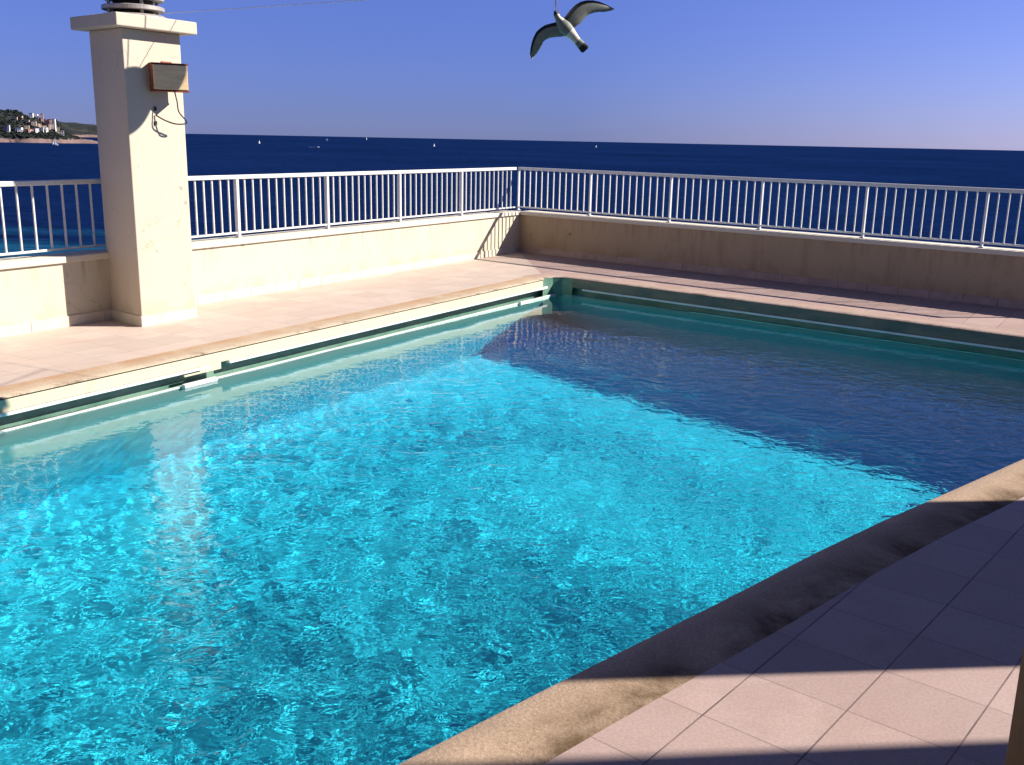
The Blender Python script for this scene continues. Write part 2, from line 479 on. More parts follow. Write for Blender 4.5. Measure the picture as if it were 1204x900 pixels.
for i in range(len(rings) - 1):
    for k in range(nseg):
        a = 1 + i * nseg + k; b_ = 1 + i * nseg + (k + 1) % nseg
        mb.f.append((a, a + nseg, b_ + nseg, b_)); mb.m.append(0)
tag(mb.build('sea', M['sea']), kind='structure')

# ------------------------------------------------------------------ deck sheets and coping
def sheet(name, poly, z, material):
    bm = bmesh.new()
    vs_ = [bm.verts.new((x, y, z)) for x, y in poly]
    f = bm.faces.new(vs_)
    bmesh.ops.triangulate(bm, faces=[f])
    bmesh.ops.recalc_face_normals(bm, faces=bm.faces)
    for f in bm.faces:
        if f.normal.z < 0: f.normal_flip()
    me = bpy.data.meshes.new(name); bm.to_mesh(me); bm.free(); me.materials.append(material)
    o = link(bpy.data.objects.new(name, me)); return tag(o, kind='structure')

CW = 0.255
def offset_poly(poly, d):
    """offset outward; polygon is clockwise"""
    n = len(poly); out = []
    for i in range(n):
        p0 = Vector(poly[i - 1]); p1 = Vector(poly[i]); p2 = Vector(poly[(i + 1) % n])
        a = (p1 - p0).normalized(); b = (p2 - p1).normalized()
        na = Vector((-a.y, a.x)); nb = Vector((-b.y, b.x))   # left of travel = outside for clockwise
        m = (na + nb)
        m = m / max(0.25, m.dot(na)) if m.length > 1e-6 else na
        out.append((p1.x + m.x * d, p1.y + m.y * d))
    return out

# coping edge with the corner piece: the coping is notched round the far left corner
rl = 0.08   # depth of the gutter recess
cL = cross_lf(PL, PF - 0.36)             # left slab stops here
cF = cross_lf(PL + 0.20, PF)            # far slab starts here
corner = [cL, cross_lf(PL - 0.05, PF - 0.26), cross_lf(PL - 0.02, PF - 0.10), cross_lf(PL + 0.06, PF - 0.015), cF]
cop_poly = [(c.x, c.y) for c in corner] + pool_poly[1:]
outer = offset_poly(cop_poly, CW)
nc = len(cop_poly)
idx_far = list(range(4, 6))        # cF -> far_end
# outer deck limits
DX = 9.0
left_far = CORNER; 
far_right = CORNER + df * 9.5
deck_outer_right = [(far_right.x, far_right.y), (9.0, -5.0), (-12.0, -5.0)]
left_near = CORNER - dl * 14.0
# deck pieces (butted edge to edge)
o_c = outer[2]       # corner split point
left_pts = [(CORNER.x, CORNER.y), o_c, outer[1], outer[0], outer[-1], (left_near.x, left_near.y)]
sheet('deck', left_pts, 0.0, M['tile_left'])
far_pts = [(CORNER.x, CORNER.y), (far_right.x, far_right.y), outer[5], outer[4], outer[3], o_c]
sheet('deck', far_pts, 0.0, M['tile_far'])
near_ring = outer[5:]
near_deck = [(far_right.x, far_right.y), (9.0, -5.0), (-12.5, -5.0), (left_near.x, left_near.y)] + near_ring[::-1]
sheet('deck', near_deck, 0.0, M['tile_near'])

def strip(name, i0, i1, material, sub=1):
    """coping slab between cop_poly and outer, with the 'edge' attribute"""
    bm = bmesh.new(); lay = bm.verts.layers.float.new('edge')
    rows = []
    for i in range(i0, i1):
        for s in range(sub + (1 if i == i1 - 1 else 0)):
            t = s / sub
            a = Vector(cop_poly[i % nc]).lerp(Vector(cop_poly[(i + 1) % nc]), t)
            b = Vector(outer[i % nc]).lerp(Vector(outer[(i + 1) % nc]), t)
            row = []
            for e in (0.0, 0.04, 0.35, 0.7, 1.0):
                p = a.lerp(b, e)
                v = bm.verts.new((p.x, p.y, (0.0 if e > 0.03 else -0.008)))
                v[lay] = e; row.append(v)
            rows.append(row)
    for r0, r1 in zip(rows, rows[1:]):
        for k in range(4):
            f = bm.faces.new((r0[k], r0[k + 1], r1[k + 1], r1[k])); f.smooth = True
    for f in bm.faces:
        f.normal_update()
        if f.normal.z < 0: f.normal_flip()
    me = bpy.data.meshes.new(name); bm.to_mesh(me); bm.free(); me.materials.append(material)
    return tag(link(bpy.data.objects.new(name, me)), kind='structure')
strip('pool_coping', nc - 1, nc + 1, M['stone_left'], 6)     # left side
strip('pool_coping', 1, 5, M['stone_far'], 3)
strip('pool_coping', 5, nc - 1, M['stone'], 3)

# ------------------------------------------------------------------ coping faces, gutter, basin
def vface(mb, a, b, z0, z1, mi=0):
    mb.add([(a[0], a[1], z0), (b[0], b[1], z0), (b[0], b[1], z1), (a[0], a[1], z1)], [(0, 1, 2, 3)], mi)
def hface(mb, a, b, c, d, z, mi=0):
    mb.add([(q[0], q[1], z) for q in (a, b, c, d)], [(0, 1, 2, 3)], mi)

LIPL, LIPF = -0.092, -0.115
# left coping face: from left_end up to the slab end cL
mb = MB()
a = Vector(pool_poly[-1]).to_3d(); b_ = cL
sn = 0.010
mb.box((a.x, a.y, LIPL), (b_ - a), -nl * 0.04, (0, 0, -LIPL - 0.012))
# chamfered slab end
e1 = cross_lf(PL, PF - 0.36); e2 = cross_lf(PL - 0.05, PF - 0.26)
mb.build('coping_face', M['face_cream'], bevel=0.006).__setitem__('kind', 'structure')
mb = MB()
c0 = cF; c1 = Vector(pool_poly[1]).to_3d()
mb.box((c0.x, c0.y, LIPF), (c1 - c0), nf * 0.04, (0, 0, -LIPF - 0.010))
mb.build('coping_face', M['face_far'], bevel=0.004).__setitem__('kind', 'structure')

mb = MB()
mb.box((a.x + nl.x * 0.0005, a.y + nl.y * 0.0005, -0.0125), (b_ - a) , nl * 0.002, (0, 0, 0.006))
mb.build('coping_joint', M['dark']).__setitem__('kind', 'structure')
# gutter recess behind the faces (back wall, soffit) following an inset line
back = [cross_lf(PL - rl, -20)] # placeholder
gl0 = Vector(pool_poly[-1]).to_3d() - nl * rl
gutter_line = [gl0, cross_lf(PL - rl, PF - 0.25), cross_lf(PL - rl + 0.02, PF - 0.02), cross_lf(PL - rl + 0.10, PF + rl - 0.05), cross_lf(PL + 0.05, PF + rl), Vector(pool_poly[1]).to_3d() + nf * rl]
mb = MB()
for p0, p1 in zip(gutter_line, gutter_line[1:]): vface(mb, p0, p1, W - 0.06, -0.001)
# soffits
g = [cross_lf(PL - rl, PF - 0.36), cross_lf(PL + 0.20, PF + rl)]
hface(mb, gl0 - nl * 0.01, g[0] - nl * 0.01, cL - nl * 0.04, Vector(pool_poly[-1]).to_3d() - nl * 0.04, LIPL + 0.004)
hface(mb, cF + nf * 0.04, Vector(pool_poly[1]).to_3d() + nf * 0.04, Vector(pool_poly[1]).to_3d() + nf * (rl + .01), g[1] + nf * 0.01, LIPF + 0.004)
# corner face, below the notched coping
cc = corner
for p0, p1 in zip(cc, cc[1:]): vface(mb, p0, p1, W - 0.06, -0.009)
mb.build('pool_gutter', M['algae']).__setitem__('kind', 'structure')

# basin: rim + walls + floor; wall line runs 12 mm inside the coping edge on the left / far sides
b_poly = [( (cross_lf(PL + 0.012, PF - 0.012)).x, (cross_lf(PL + 0.012, PF - 0.012)).y )] + pool_poly[1:]
far_in = Vector(pool_poly[1]).to_3d() - nf * 0.012
left_in = Vector(pool_poly[-1]).to_3d() + nl * 0.012
b_poly = [b_poly[0], (far_in.x, far_in.y), (7.2, 5.9), (4.9, 3.2), (2.3, 1.4), (0.9, 0.35), (-1.7, -0.2), (left_in.x, left_in.y)]  # near wall set back unseen under the deck to let refracted sun through
nb_ = len(b_poly)
bm = bmesh.new()
top = [bm.verts.new((x, y, (W + 0.002) if i in (0, 1, nb_ - 1) else -0.03)) for i, (x, y) in enumerate(b_poly)]
# subdivide depth
def fl_z(x, y):
    s = Vector((x, y, 0)).dot(nf)
    r_ = (Vector((x, y, 0)) - pc).dot(df)
    return W - (1.78 + 0.22 * min(1, max(0, r_ / 5)) - 0.40 * min(1, max(0, (6.6 - s) / 3.0)))
bot = [bm.verts.new((x, y, fl_z(x, y))) for x, y in b_poly]
for i in range(nb_):
    j = (i + 1) % nb_
    bm.faces.new((top[i], top[j], bot[j], bot[i]))
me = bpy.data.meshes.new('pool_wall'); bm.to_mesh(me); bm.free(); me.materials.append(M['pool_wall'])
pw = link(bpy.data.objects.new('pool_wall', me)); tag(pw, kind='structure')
bm = bmesh.new()
gx = [[bm.verts.new((-6.6 + 0.35 * i, -0.6 + 0.35 * j, fl_z(-6.6 + 0.35 * i, -0.6 + 0.35 * j))) for j in range(38)] for i in range(42)]
for i in range(41):
    for j in range(37):
        bm.faces.new((gx[i][j], gx[i + 1][j], gx[i + 1][j + 1], gx[i][j + 1])).smooth = True
for f in bm.faces:
    f.normal_update()
    if f.normal.z < 0: f.normal_flip()
me = bpy.data.meshes.new('pool_floor'); bm.to_mesh(me); bm.free(); me.materials.append(M['pool'])
pf = link(bpy.data.objects.new('pool_floor', me)); tag(pf, kind='structure')
# rim between basin and recess (just under water level so a bright line shows at the waterline)
mb = MB()
r0 = Vector(pool_poly[-1]).to_3d()
mb.box((left_in.x, left_in.y, W - 0.02), cross_lf(PL + 0.012, PF - 0.012) - left_in, -nl * 0.03, (0, 0, 0.026))
mb.build('gutter_lip', M['pvc']).__setitem__('kind', 'structure')
mb = MB()
q0 = cross_lf(PL + 0.012, PF - 0.012)
mb.box((q0.x, q0.y, W - 0.05), far_in - q0, nf * 0.03, (0, 0, 0.046))
mb.build('gutter_lip', M['algae']).__setitem__('kind', 'structure')

# ------------------------------------------------------------------ water surface: real ripples
def water_mesh():
    step = 0.0185
    P = np.array(pool_poly)
    lo = P.min(0) - 1.0; hi = P.max(0) + 3.0
    # only what matters to the view gets the fine grid
    xs = np.arange(lo[0], hi[0], step); ys = np.arange(lo[1], hi[1], step)
    X, Y = np.meshgrid(xs, ys, indexing='ij')
    rng = np.random.default_rng(11)
    Z = np.zeros_like(X)
    def waves(n, l0, l1, slope, dirc, spread):
        z = np.zeros_like(X)
        for _ in range(n):
            L = math.exp(rng.uniform(math.log(l0), math.log(l1)))
            th = dirc + rng.normal(0, spread)
            k = 2 * math.pi / L
            ph = rng.uniform(0, 2 * math.pi)
            z += (1 / k) * np.sin(k * (X * math.cos(th) + Y * math.sin(th)) + ph + 0.6 * np.sin(0.9 * k / 5 * (Y * math.cos(th) - X * math.sin(th)) + ph))
        return z * slope * math.sqrt(2 / n)
    # gusts modulate the small ripples
    gm = 0
    for _ in range(10):
        th = rng.uniform(0, 2 * math.pi); L = rng.uniform(1.2, 4.0)
        gm = gm + np.sin(2 * math.pi / L * (X * math.cos(th) + Y * math.sin(th)) + rng.uniform(0, 6))
    gm = 1 + 0.07 * gm
    gm = np.clip(gm, 0.45, 1.7)
    # calmer along the sheltered left side and in the far corner
    sl = (X * nl.x + Y * nl.y) - PL
    sf = PF - (X * nf.x + Y * nf.y)
    calm = np.clip(0.12 + sl / 2.8, 0.12, 1) * np.clip(0.30 + sf / 6.0, 0.30, 1.0)
    Z = waves(14, 0.5, 1.6, 0.0045, R(200), 0.9) + (waves(26, 0.16, 0.5, 0.013, R(190), 1.0) + waves(40, 0.07, 0.16, 0.017, R(185), 1.4)) * calm * gm
    # keep cells whose centre lies in the pool outline, grown under the deck for refracted sun
    G = [(left_end.x - 0.1, left_end.y + 0.2)] + [tuple((pc - nl * 0.12 + nf * 1.8).xy), tuple((far_end + nf * 1.8 + df * 2.5).xy), (8.0, 5.6), (5.0, 3.0), (2.2, 1.2), (0.9, 0.2), (-2.0, -0.3)]
    cxs = (X[:-1, :-1] + step / 2).ravel(); cys = (Y[:-1, :-1] + step / 2).ravel()
    inside = np.zeros(cxs.shape, bool)
    n = len(G)
    for i in range(n):
        x0, y0 = G[i]; x1, y1 = G[(i + 1) % n]
        cond = ((y0 > cys) != (y1 > cys))
        with np.errstate(divide='ignore', invalid='ignore'):
            xin = (x1 - x0) * (cys - y0) / (y1 - y0) + x0
        inside ^= cond & (cxs < xin)
    ny = X.shape[1]
    ii, jj = np.meshgrid(np.arange(X.shape[0] - 1), np.arange(ny - 1), indexing='ij')
    a = (ii * ny + jj).ravel()[inside]
    F = np.stack([a, a + ny, a + ny + 1, a + 1], 1)
    used = np.unique(F); remap = -np.ones(X.size, int); remap[used] = np.arange(len(used))
    V = np.stack([X.ravel(), Y.ravel(), Z.ravel() + W], 1)[used]; F = remap[F]
    me = bpy.data.meshes.new('pool_water')
    me.vertices.add(len(V)); me.vertices.foreach_set('co', V.ravel())
    me.loops.add(F.size); me.loops.foreach_set('vertex_index', F.ravel().astype(np.int32))
    me.polygons.add(len(F)); me.polygons.foreach_set('loop_start', np.arange(0, F.size, 4, dtype=np.int32))
    me.polygons.foreach_set('use_smooth', np.ones(len(F), bool))
    me.update(calc_edges=True); me.validate()
    me.materials.append(M['water'])
    return link(bpy.data.objects.new('pool_water', me))
wtr = water_mesh(); tag(wtr, kind='structure')
wtr.cycles.is_caustics_caster = True
pw.cycles.is_caustics_receiver = True
pf.cycles.is_caustics_receiver = True

# ------------------------------------------------------------------ parapets
def parapet(start, d, n_out, length, wm, label, sk):
    t = empty('parapet_wall', start); tag(t, label, 'wall', 'parapet walls round the roof terrace')
    w = MB(); w.box(start + Vector((0, 0, -1.2)), d * length, n_out * 0.22, (0, 0, WALL_H - 0.05 + 1.2))
    w.build('wall', wm, t)
    c = MB(); c.box(start - n_out * 0.025 + Vector((0, 0, WALL_H - 0.048)), d * length, n_out * 0.27, (0, 0, 0.05))
    c.build('coping_cap', M['cap'], t, bevel=0.006)
    s = MB()
    L = 0.0
    while L < length - 0.3:
        s.box(start + d * L - n_out * 0.012 + Vector((0, 0, 0.0)), d * 0.326, n_out * 0.011, (0, 0, 0.085))
        L += 0.33
    s.build('skirting', sk, t, bevel=0.0015)
    return t
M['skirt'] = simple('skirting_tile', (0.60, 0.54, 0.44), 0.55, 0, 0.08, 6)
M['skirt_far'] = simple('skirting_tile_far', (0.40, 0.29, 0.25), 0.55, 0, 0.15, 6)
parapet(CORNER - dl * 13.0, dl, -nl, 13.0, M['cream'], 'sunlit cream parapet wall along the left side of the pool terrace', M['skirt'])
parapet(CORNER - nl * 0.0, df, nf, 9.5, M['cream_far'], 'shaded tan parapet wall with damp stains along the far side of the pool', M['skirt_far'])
# outer corner infill
mb = MB(); mb.box(CORNER - nl * 0.001 + Vector((0, 0, -1.2)), nf * 0.2189, -nl * 0.21, (0, 0, WALL_H + 1.148))

# ------------------------------------------------------------------ railings
BZ0, BZ1 = 0.60, 1.115
def railing(origin, d, n_out, posts, nb, label, cap_end, pw=0.022, pd=0.032):
    """posts: distances along d from the corner"""
    t = empty('metal_railing', origin); tag(t, label, 'railing', 'white metal railings on the parapets')
    o = Vector(origin) + n_out * 0.10
    L = max(posts); s0 = min(posts)
    h = MB(); h.box(o + d * (s0 + cap_end) - n_out * 0.025 + Vector((0, 0, BZ1)), d * (L - s0 - cap_end + 0.02), n_out * 0.05, (0, 0, 0.038))
    h.build('handrail', M['white_metal'], t, bevel=0.005)
    h = MB(); h.box(o + d * (s0 + cap_end) - n_out * 0.014 + Vector((0, 0, BZ0)), d * (L - s0 - cap_end), n_out * 0.024, (0, 0, 0.018))
    h.build('bottom_rail', M['white_metal'], t, bevel=0.003)
    pm = bm_ = None
    for k, s in enumerate(posts):
        if s == 0.10: continue   # shares the corner post of the other railing
        q = MB(); c = o + d * s
        q.cbox(c + Vector((0, 0, (WALL_H + BZ1) / 2 - 0.001)), d * pw, n_out * pd, (0, 0, BZ1 - WALL_H - 0.004))
        q.cbox(c + Vector((0, 0, WALL_H + 0.0065)), d * 0.05, n_out * 0.06, (0, 0, 0.007))
        q.build('post', M['white_metal'], t)
    for a, b in zip(posts, posts[1:]):
        for j in range(1, nb + 1):
            s = a + (b - a) * j / (nb + 1)
            q = MB(); q.cbox(o + d * s + Vector((0, 0, (BZ0 + 0.0185 + BZ1) / 2 - 0.0005)), d * 0.012, n_out * 0.015, (0, 0, BZ1 - BZ0 - 0.020))
            q.build('baluster', M['white_metal'], t)
    return t
rc = cross_lf(LW - 0.10, FW + 0.10)       # rail corner
railing(rc - nf * 0.10, df, nf, [0.0] + [1.235 + 1.225 * k for k in range(6)], 11, 'white metal railing on the far parapet wall with the sea behind', 0.0)
railing(rc + nl * 0.10, -dl, -nl, [0.10, 1.42, 2.70, 3.95, 5.22, 6.42, 7.97, 9.3], 11, 'white metal railing on the left parapet wall passing behind the pillar', 0.0, 0.030, 0.042)

# ------------------------------------------------------------------ chimney pillar
A = Vector((-3.008, 7.928, 0))          # front left bottom corner
PW_, PD = 0.555, 0.50
t = empty('chimney_pillar', A + dl * PW_ / 2 - nl * PD / 2)
tag(t, 'tall cream rendered chimney pillar built against the left parapet wall', 'pillar')
sk = MB()
s = MB(); s.box(A, dl * PW_, -df * PD, (0, 0, 2.30)); s.build('shaft', M['chimney'], t, bevel=0.008)
s = MB()
s.box(A - dl * 0.012, dl * 0.011, -df * (PD - 0.035), (0, 0, 0.085))
s.box(A - dl * 0.012 + nl * 0.001, dl * (PW_ + 0.012), nl * 0.011, (0, 0, 0.085))
s.build('skirting', M['skirt'], t)
ov = 0.105
s = MB(); s.box(A - dl * ov + df * ov + Vector((0, 0, 2.301)), dl * (PW_ + 2 * ov), -df * (PD + 2 * ov), (0, 0, 0.095))
s.build('cap_slab', M['chimney'], t, bevel=0.008)
cc_ = A + dl * PW_ / 2 - df * PD / 2
zc = 2.397
cow = MB(); cow.lathe(cc_ + Vector((0, 0, zc)), [(0.27, 0), (0.268, 0.012), (0.235, 0.03), (0.17, 0.034)], 48)
cw = cow.build('vent_cowl', M['zinc'], t, smooth=False)
ccore = MB(); ccore.lathe(cc_ + Vector((0, 0, zc + 0.03)), [(0.15, 0), (0.15, 0.33)], 32); ccore.build('core', M['dark'], cw)
# undo parent offset for sub-parts of the cowl
for k in range(4):
    z = zc + 0.062 + 0.078 * k
    q = MB(); q.lathe(cc_ + Vector((0, 0, z)), [(0.13, 0.0), (0.225, 0.0), (0.236, 0.004), (0.236, 0.030), (0.225, 0.036), (0.13, 0.036)], 48)
    q.build('ring', M['zinc'], cw)
q = MB(); q.lathe(cc_ + Vector((0, 0, zc + 0.37)), [(0.24, 0), (0.245, 0.02), (0.16, 0.07), (0.03, 0.09)], 40); q.build('hood', M['zinc'], cw)
for k in range(4):
    th = R(40 + 90 * k)
    q = MB(); q.cbox(cc_ + Vector((0.19 * math.cos(th), 0.19 * math.sin(th), zc + 0.2)), (0.02, 0, 0), (0, 0.02, 0), (0, 0, 0.34)); q.build('strut', M['zinc'], cw)
for ch in cw.children:
    ch.location = Vector(ch.location) + 0 * ch.location
# children built against the cowl's parent-relative origin
for ch in cw.children: ch.location = (0, 0, 0)
cw.location = -t.location

# ------------------------------------------------------------------ satellite dish above the frame (casts the round shadow)
t = empty('satellite_dish', cc_ + Vector((0, 0, zc + 0.45)))
tag(t, 'small round dish on a curved arm above the chimney pillar', 'satellite dish')
fc = A + dl * 0.009 + Vector((0, 0, 1.757))
sdv = sun_dir / math.hypot(sun_dir.x, sun_dir.y)
dc = fc + sdv * 1.62
q = MB(); q.tube([cc_ + Vector((0, 0, zc + 0.45)), cc_ + Vector((0, 0, zc + 0.95)), cc_.lerp(dc, 0.15) + Vector((0, 0, 1.25 + 2.2 - cc_.lerp(dc, .15).z)), Vector((dc.x - 0.1, dc.y + .05, 3.42)), dc + Vector((0.02, 0.02, 0.26)), dc + sun_dir * 0.03 + Vector((0, 0, 0.05))], [0.012, 0.012, 0.005, 0.005, 0.005, 0.005], 8)
q.build('arm', M['zinc'], t)
q = MB(); q.lathe(dc, [(0.195, 0.045), (0.20, 0.05), (0.205, 0.045), (0.15, 0.015), (0.08, 0.0), (0.01, -0.005)][::-1], 48, axis=sun_dir)
q.build('dish', M['white_metal'], t, smooth=True)

# ------------------------------------------------------------------ floodlight on the pillar
ff = Vector((0.52, -0.854, 0)).normalized()    # glass faces this way
fu = Vector((ff.y * -1, ff.x, 0)).normalized() * 1.0   # to the right seen from the front
fu = Vector((-ff.y, ff.x, 0))
fcn = Vector((-2.725, 8.126, 1.953))
t = empty('floodlight', fcn); tag(t, 'rusty old floodlight box mounted on the cream chimney pillar', 'floodlight')
q = MB(); q.cbox(fcn - ff * 0.055, fu * 0.275, ff * 0.10, (0, 0, 0.20)); q.build('housing', M['rust'], t, bevel=0.006)
q = MB()
for sz in (-1, 1):
    q = MB(); q.cbox(fcn + Vector((0, 0, sz * 0.104)) - ff * 0.048, fu * 0.284, ff * 0.118, (0, 0, 0.007)); q.build('rim', M['rust'], t)
m, nt, b = mat('cloudy_glass')
p = geo_pos(nt)
c = ramp(nt, noise(nt, mapping(nt, p, (3, 3, 22)), 2.2, 4), [(0.3, (0.72, 0.50, 0.28)), (0.7, (0.88, 0.66, 0.40))])
nt.links.new(c, b.inputs['Base Color']); b.inputs['Roughness'].default_value = 0.25
M['lampglass'] = m
q = MB(); q.cbox(fcn + ff * 0.006, fu * 0.262, ff * 0.016, (0, 0, 0.186)); q.build('glass', M['lampglass'], t, bevel=0.004)
q = MB()
bp0 = fcn - ff * 0.105
onf = A + dl * 0.40 + Vector((0, 0, 2.0)) + nl * 0.002
q.tube([bp0 + Vector((0, 0, 0.06)), onf], 0.014, 8); q.cbox(onf, dl * 0.10, nl * 0.01, (0, 0, 0.16))
q.build('bracket', M['rust'], t)
q = MB()
def on_pillar(s, z, off=0.006): return A + dl * s + nl * off + Vector((0, 0, z))
pts = [fcn + fu * 0.03 + Vector((0, 0, -0.105)) - ff * 0.02, fcn + fu * 0.040 + Vector((0, 0, -0.18)), fcn + fu * 0.05 + Vector((0, 0, -0.26)), on_pillar(0.46, 1.615, 0.13),
       on_pillar(0.38, 1.600, 0.11), on_pillar(0.31, 1.625, 0.06), on_pillar(0.258, 1.667, 0.008)]
def smooth_pts(P, n=8):
    P = [Vector(p) for p in P]; out = []
    Q = [P[0]] + P + [P[-1]]
    for i in range(1, len(Q) - 2):
        for k in range(n):
            t_ = k / n
            a, b, c, d = Q[i - 1], Q[i], Q[i + 1], Q[i + 2]
            out.append(0.5 * ((2 * b) + (c - a) * t_ + (2 * a - 5 * b + 4 * c - d) * t_ * t_ + (3 * b - a - 3 * c + d) * t_ ** 3))
    out.append(P[-1]); return out
q.tube(smooth_pts(pts), 0.0055, 6); q.build('cable', M['black'], t)
q = MB(); q.cbox(on_pillar(0.262, 1.715), dl * 0.018, nl * 0.012, (0, 0, 0.03)); q.build('clip', M['black'], t)
q = MB(); q.cbox(on_pillar(0.258, 1.605), dl * 0.018, nl * 0.012, (0, 0, 0.03)); q.build('clip', M['black'], t)

# ------------------------------------------------------------------ gutter trims
def trim(s0, s1, side, label):
    """white plastic profile under the coping face; s measured back from the far left slab end"""
    if side == 'L':
        a = cross_lf(PL, PF - 0.36) - dl * s0; d = -dl * (s1 - s0); n = nl; z = LIPL
    else:
        a = cross_lf(PL + 0.3, PF) + df * s0; d = df * (s1 - s0); n = -nf; z = LIPF
    o = MB()
    o.box(a + n * 0.001 + Vector((0, 0, z - 0.014)), d, n * 0.016, (0, 0, 0.014))
    o.box(a - n * 0.03 + Vector((0, 0, z - 0.018)), d, n * 0.046, (0, 0, 0.0035))
    ob = o.build('gutter_trim', M['pvc'], origin=a); tag(ob, label, 'trim')
    return ob
trim(0.10, 4.70, 'L', 'long white plastic strip under the sunlit coping between the broken gap and the far corner')
trim(4.90, 10.6, 'L', 'long white plastic strip under the left coping nearest the camera, ending at a broken gap')
trim(0.05, 5.5, 'F', 'thin white strip under the shaded coping on the far side of the pool')
gp0 = cross_lf(PL, PF - 0.36) - dl * 5.15
q = MB(); q.box(gp0 + Vector((0, 0, W - 0.02)) + nl * 0.012, dl * 0.30, nl * 0.035, (0, 0, 0.045)); q.build('plastic_block', M['pvc'], origin=gp0, bevel=0.004)
tag(bpy.data.objects['plastic_block'], 'white plastic block at the waterline below the broken gap in the trim', 'plastic piece')
q = MB(); g2 = cross_lf(PL, PF - 0.36) - dl * 4.98
q.box(g2 + Vector((0, 0, LIPL - 0.045)), dl * 0.20, nl * 0.012, (0, 0, 0.05)); q.box(g2 + Vector((0, 0, LIPL - 0.045)) - dl * 0.14, dl * 0.14, nl * 0.012, (0, 0, 0.013))
tag(q.build('broken_bracket', M['face_cream'], origin=g2, bevel=0.003), 'cream broken bracket bridging the gap between two white strips', 'bracket')
g3 = cross_lf(PL, PF - 0.36) - dl * 0.55
q = MB(); q.box(g3 + Vector((0, 0, W - 0.015)) + nl * 0.012, dl * 0.22, nl * 0.03, (0, 0, 0.035)); ob = q.build('plastic_block', M['pvc'], origin=g3, bevel=0.004)
tag(ob, 'small white plastic block at the waterline beside the far left pool corner', 'plastic piece')
q = MB(); g4 = cross_lf(PL, PF - 0.36) - dl * 0.10
q.box(g4 + Vector((0, 0, LIPL - 0.02)), dl * 0.18, nl * 0.02, (0, 0, 0.025)); ob = q.build('end_piece', M['pvc'], origin=g4, bevel=0.003)
tag(ob, 'short white end piece under the tip of the sunlit left coping', 'plastic piece')

# ------------------------------------------------------------------ structures right of the frame that cast the bands of shade
mb = MB(); mb.prism([(4.0, 3.008), (6.3, 3.24), (6.3, 4.65), (5.45, 4.57)], -0.002, 2.68)  # unseen pier, its slanted plan shaped so the shade ends at the pool edge
tag(mb.build('shade_pier', M['chimney'], origin=(5.1, 3.9, 0), bevel=0.01), 'unseen wide cream pier right of the pool, shaped to cast a band of shade', 'pier')
mb = MB(); mb.prism([(4.8, -2.2), (5.4, -2.2), (5.4, 2.78), (4.8, 2.715)], -0.002, 6.0)  # unseen wall, made tall to dim the sky light on the near deck
tag(mb.build('terrace_wall', M['chimney'], origin=(5.1, 0, 0), bevel=0.01), 'unseen cream wall right of the terrace, raised to cast shade and block sky light', 'wall')
mb = MB(); px, py = 1.004, 1.763
mb.box((px, py, 0.0), (0.16, -0.02, 0), (-0.01, -0.14, 0), (0, 0, 2.6))
tag(mb.build('wooden_post', M['wood'], origin=(px + .08, py - .07, 0), bevel=0.006), 'dark brown wooden post at the lower right close to the camera', 'post')

mb = MB(); mb.prism([(-11.0, -2.6), (5.4, -2.6), (5.4, -2.21), (-11.0, -2.21)], -0.002, 6.0)  # added out of view to block sky light from the shaded deck
tag(mb.build('sky_block_wall', M['chimney'], origin=(-3, -2.4, 0)), 'unseen cream wall added behind the camera to block sky light', 'wall')

# ------------------------------------------------------------------ wire and hanging gull
w0 = cc_ + Vector((0.2, 0.05, zc + 0.055)); w1_ = Vector((5.45, 4.55, 2.66))
def wire_pt(u): 
    p = w0.lerp(w1_, u); p.z -= 0.05 * 4 * u * (1 - u) * 0.3; return p
q = MB(); q.tube([wire_pt(k / 40) for k in range(41)], 0.0026, 6)
M['wire'] = simple('pale_wire', (0.75, 0.72, 0.72), 0.5)
tag(q.build('overhead_wire', M['wire'], origin=w0), 'thin pale wire stretched from the chimney pillar over the pool', 'wire')

def cam_ray(x, y):
    """direction through a photo pixel, used only to find which point of the wire the gull hangs from"""
    return fwd + ri * ((x - 602) / 1168.94) - ui * ((y - 450) / 1168.94)
GR = 5.98
gc = Vector((0.259, 5.963, 2.168))
s = GR / 1168.94 / 8.571
def G(x, y, dep=0.0):
    """gull outline coordinates -> metres in the bird's own plane"""
    return gc + Vector((1, 0, 0.02)) * ((x - 640) * s) + Vector((0, 0, 1)) * (-(y - 250) * s) + Vector((0, 1, 0)) * dep
m, nt, b = mat('gull_grey')
p = geo_pos(nt)
c = ramp(nt, noise(nt, p, 30, 3), [(0.3, (0.17, 0.19, 0.155)), (0.7, (0.26, 0.27, 0.22))])
nt.links.new(c, b.inputs['Base Color']); b.inputs['Roughness'].default_value = 0.6
M['gull'] = m
M['gull_dark'] = simple('gull_black', (0.02, 0.022, 0.03), 0.6)
M['gull_white'] = simple('gull_white', (0.75, 0.68, 0.55), 0.6)
q = MB()
spine = [(543, 108, 4), (546, 122, 17), (556, 148, 26), (574, 180, 30), (600, 215, 48), (640, 262, 66), (685, 305, 58), (725, 340, 42), (765, 385, 36), (805, 425, 40), (838, 455, 46), (850, 468, 30)]
